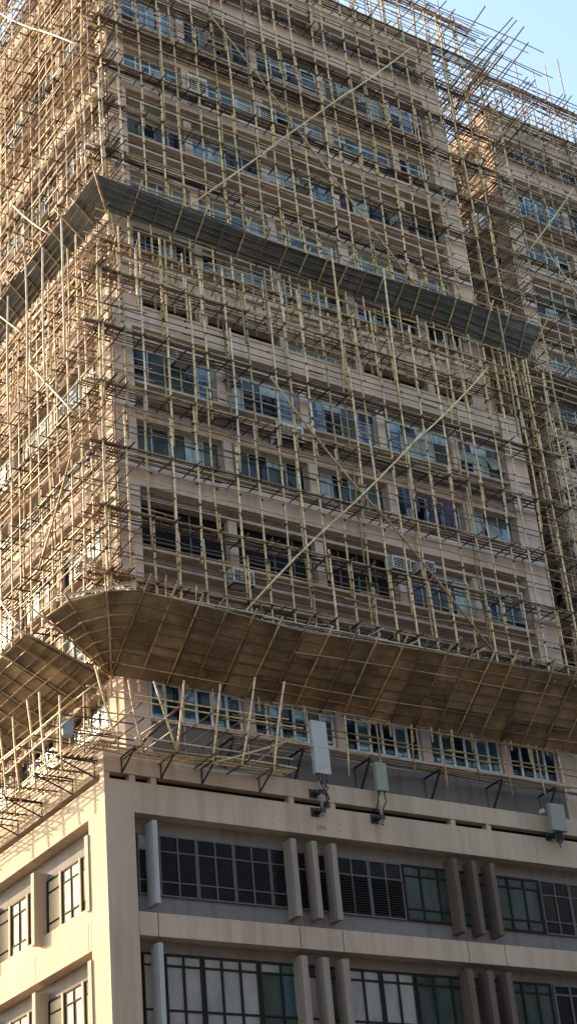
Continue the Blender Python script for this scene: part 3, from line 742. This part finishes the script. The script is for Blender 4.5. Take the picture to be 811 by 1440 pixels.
# hanging uprights and rails on the right-hand part, under the brown platform
for i in range(11):
    x = 29.8+i*1.48+U(-.2, .2)
    S3.add('upright_pole', F1L(x, 1.0+U(-.05, .05), 21.5+U(-.2, .9)), F1L(x+U(-.1, .1), .95, 24.4), .042, 'led' if U(0, 1) < .6 else 'pole', .03)
for z, d in ((22.66, .95), (22.63, .75), (22.66, .55), (22.68, .35), (23.4, 1.0), (23.95, 1.0), (23.5, .3)):
    x = 28.2
    while x < 45.5: e = x+U(4.5, 6.5); S3.add('ledger_pole', F1L(x, d, z+U(-.04, .04)), F1L(e, d, z+U(-.04, .04)), .036, 'led', .05); x = e-.7
S3.build(dict(upright_pole='upright_poles', ledger_pole='ledger_poles', transom_pole='transom_poles', brace_pole='brace_poles'))

# ------------------------------------------------------------------ air conditioners
def aircon(fr, u, d, z, w, h, dp, label, box=False):
    t = thing('air_conditioner', fr(u, d, z), label, 'air conditioner', 'air conditioners on the tower walls')
    m = MB(); m.box(fr, u, u+w, d-dp+.02, d, z+.02, z+h); m.box(fr, u-.015, u+w+.015, d-dp, d-dp*.4, z+.005, z+h+.015)
    o = m.build('casing', 'acw', t)
    m = MB(); n = 6
    for k in range(n):
        zz = z+h*(.12+.76*k/n); m.box(fr, u+w*.08, u+w*.92, d, d+.012, zz, zz+h*.06)
    for k in range(5):
        uu = u+w*(.1+.8*k/4); m.box(fr, uu-.008, uu+.008, d+.001, d+.015, z+h*.1, z+h*.9)
    m.build('grille', 'fdark', t)
    m = MB(); m.box(fr, u+.03, u+.07, -.3, d-.03, z-.03, z); m.box(fr, u+w-.07, u+w-.03, -.3, d-.03, z-.03, z)
    m.box(fr, u+.071, u+w-.071, d-.09, d-.05, z-.03, z)
    m.build('support_bracket', 'fdark', t)
    m = MB(); m.tube(fr(u+w*.8, d-dp+.1, z), fr(u+w*.9, -.05, z-.55), .012, .02, 4, 5); m.build('drain_pipe', 'alu', t)
for q in ((F1L, 27.45, .18, 38.25, .72, .42, .5, 'small white air conditioner with dark grille, nearest the left corner on floor below setback'),
          (F1L, 29.6, .12, 38.0, .6, .42, .45, 'small grey air conditioner above the third pale window from the left corner, below the setback'),
          (F1L, 31.75, .35, 35.75, 1.15, .75, .6, 'large boxy air conditioner casing hung above the pale green windows beside the crossing braces'),
          (F1L, 36.6, .25, 31.1, .9, .6, .5, 'grey air conditioner in front of the dark open windows two floors above the brown platform'),
          (F1L, 38.0, .2, 31.35, .75, .5, .5, 'air conditioner right of the dark open windows, below the hanging clothes'),
          (F1L, 29.2, .22, 29.0, .9, .6, .5, 'air conditioner just above the brown platform, left of the tall white brace foot'),
          (F1U, 29.6, .1, 54.0, 1.0, 1.0, .45, 'white box air conditioner pair between blue windows high on the near tower'),
          (F1U, 33.3, .12, 53.9, .9, .9, .45, 'pale air conditioner box right of the blue windows high on the near tower'),
          (F1U, 30.9, .15, 57.6, .95, .6, .5, 'air conditioner under the ledge near the top of the upper long brace'),
          (F1U, 35.0, .12, 50.7, .8, .5, .5, 'air conditioner on the hooded floor above the grey platform, middle of the tower'),
          (F1U, 40.4, .18, 50.6, .9, .55, .5, 'air conditioner on the hooded floor above the grey platform, toward the right pier'),
          (F1U, 38.4, .15, 57.4, .85, .5, .5, 'air conditioner in shade near the right end, two floors under the roof'),
          (S1L, 48.1, .3, 36.9, .8, .55, .5, 'sunlit air conditioner with round fan on the left face of the near tower'),
          (S1L, 46.9, .2, 29.6, .8, .55, .5, 'sunlit air conditioner low on the left face just over the brown platform')):
    aircon(*q)

# hanging clothes
def clothes(fr, u, w, z, h, m, label):
    b = MB(); n = 10; rows = 6; k = len(b.v); g = []
    for j in range(rows+1):
        for i in range(n+1):
            t = i/n; q = j/rows
            g.append(fr(u+w*t+.03*math.sin(5*q+i), .05+.05*math.sin(t*13+q*2)+.03*q*math.sin(t*29), z-h*q*(1-.12*math.sin(t*3.1))))
    b.v = g+[p+fr.n*.015 for p in g]; N_ = len(g)
    for j in range(rows):
        for i in range(n):
            a = j*(n+1)+i; c = a+n+1
            for o_ in (0, N_): b.f.append([o_+a, o_+a+1, o_+c+1, o_+c]); b.uv.append([(0, 0)]*4); b.mi.append(0)
    o = b.build('hanging_cloth', m, None, True); tag(o, label, 'laundry', 'laundry hanging at the tower windows')
clothes(F1L, 39.75, .55, 35.0, 1.15, 'cloth', 'long purple garment hanging at a window, right one of the purple pair')
clothes(F1L, 39.0, .4, 35.0, 1.25, 'cloth', 'long purple garment hanging at a window, left one of the purple pair')
clothes(F1L, 37.7, .75, 35.1, 1.0, 'clothb', 'bluish garment hanging at a window left of the purple garments')

# tub on the podium ring
t = thing('plastic_tub', (21.8, 43.35, 21.72), 'small grey blue plastic tub hanging at the podium corner scaffold', 'tub')
m = MB(); m.tube((21.8, 43.35, 21.5), (21.8, 43.35, 21.98), .17, 0, 1, 14, .22); m.build('body', 'tub', t, False)
m = MB(); m.tube((21.8, 43.35, 21.95), (21.8, 43.35, 22.0), .235, 0, 1, 14); m.build('rim', 'tub', t)

# ------------------------------------------------------------------ cell antennas on the fascia
def antenna(x, zt, zb, w, pz, m, label, seam=False, y=42.55):
    t = thing('cell_antenna', (x+w/2, y, pz), label, 'antenna', 'cell antennas on the podium fascia')
    b = MB(); z = zb
    if seam:
        zm = zb+(zt-zb)*.48
        b.box(W, x, x+w, y-.09, y+.09, zb, zm-.008); b.box(W, x+.02, x+w-.02, y-.08, y+.08, zm-.008, zm+.008); b.box(W, x-.01, x+w-.01, y-.085, y+.09, zm+.008, zt)
    else: b.box(W, x, x+w, y-.09, y+.09, zb, zt)
    o = b.build('panel', m, t)
    bv = o.modifiers.new('bevel', 'BEVEL'); bv.width = .03; bv.segments = 3; bv.limit_method = 'ANGLE'
    b = MB(); b.tube((x+w*.5, y+.2, pz), (x+w*.5, y+.2, zt-.2), .055, sides=12); b.tube((x+w*.5, y+.2, pz), (x+w*.5, y+.2, pz+.02), .06, sides=12); b.build('mast_pipe', 'galv', t, True)
    for z in (zb-.55, pz+.18) if seam else (pz+.25,):
        b = MB(); b.box(W, x+w*.5-.2, x+w*.5+.02, y+.15, 42.97, z-.05, z+.05); b.box(W, x+w*.5-.3, x+w*.5+.0, 42.96, 42.996, z-.15, z+.15); b.box(W, x+w*.5-.09, x+w*.5+.09, y+.12, y+.28, z-.07, z+.07); b.build('wall_bracket', 'steel', t)
    return t
def cables(t, pts_list):
    for pts in pts_list:
        b = MB()
        for p, q in zip(pts, pts[1:]): b.tube(p, q, .022, sides=6)
        b.build('cable', 'rubber', t)
t = antenna(30.45, 23.0, 21.12, .62, 19.75, 'ant', 'tallest grey two-piece panel antenna on a pipe, leftmost of the three on the fascia', True)
cables(t, [[(30.62, 42.55, 21.12), (30.68, 42.6, 20.85), (30.86, 42.6, 20.55), (30.88, 42.65, 20.2), (30.80, 42.7, 20.0)],
           [(30.75, 42.55, 21.12), (30.72, 42.6, 20.8), (30.95, 42.6, 20.4), (30.9, 42.7, 20.0)], [(30.9, 42.55, 21.12), (30.95, 42.6, 20.9), (30.82, 42.6, 20.6), (31.02, 42.66, 20.3)], [(30.55, 42.55, 21.12), (30.6, 42.6, 20.95), (30.98, 42.6, 20.7), (30.84, 42.66, 20.45)]])
t = antenna(32.95, 21.85, 20.82, .46, 19.72, 'antg', 'small greenish panel antenna on a bare pipe, middle one of the three')
cables(t, [[(33.02, 42.55, 20.82), (33.0, 42.6, 20.5), (33.05, 42.8, 20.3), (33.02, 42.99, 20.25)], [(33.25, 42.55, 20.82), (33.33, 42.6, 20.5), (33.25, 42.8, 20.2)]])
t = antenna(40.62, 21.3, 20.27, .72, 19.95, 'antg', 'broad pale green panel antenna near the right edge with looped cables below')
loop = lambda x, r, dz: [(x+r*math.sin(a), 42.6, 20.27-dz+dz*math.cos(a)) for a in [0, .6, 1.2, 1.9, 2.5, 3.14, 3.8, 4.4, 5, 5.7, 6.28]]
cables(t, [loop(40.9, .13, .18), loop(41.0, .12, .2), loop(41.08, .11, .17), loop(40.98, .18, .21), [(40.98, 42.6, 20.25), (40.98, 42.62, 19.7)]])
m = MB(); m.box(W, 40.45, 40.53, 42.65, 42.85, 20.98, 21.12); m.build('small_camera', 'white', t)

# ------------------------------------------------------------------ world, sun, view
to_sun = Vector((-1.35, 3.0, 1.33)).normalized()
w = bpy.data.worlds.new('World'); sc.world = w; w.use_nodes = True
nt = w.node_tree; bg = nt.nodes['Background']
sky = nt.nodes.new('ShaderNodeTexSky'); sky.sky_type = 'NISHITA'; sky.sun_disc = False
sky.sun_elevation = math.asin(to_sun.z); sky.sun_rotation = math.atan2(to_sun.x, to_sun.y)
sky.air_density = 1.3; sky.dust_density = 2.2; sky.ozone_density = 1.0
nt.links.new(sky.outputs[0], bg.inputs[0]); bg.inputs[1].default_value = .15
sl = bpy.data.lights.new('sun', 'SUN'); sl.energy = 3.7; sl.angle = math.radians(.5); sl.color = (1, .72, .44)
so = bpy.data.objects.new('sun', sl); col.objects.link(so); so.rotation_euler = (-to_sun).to_track_quat('-Z', 'Y').to_euler()
sc.view_settings.view_transform = 'Standard'; sc.view_settings.look = 'None'; sc.view_settings.gamma = 1
sc.view_settings.exposure = 1.68
sc.render.resolution_x = 576; sc.render.resolution_y = 1024
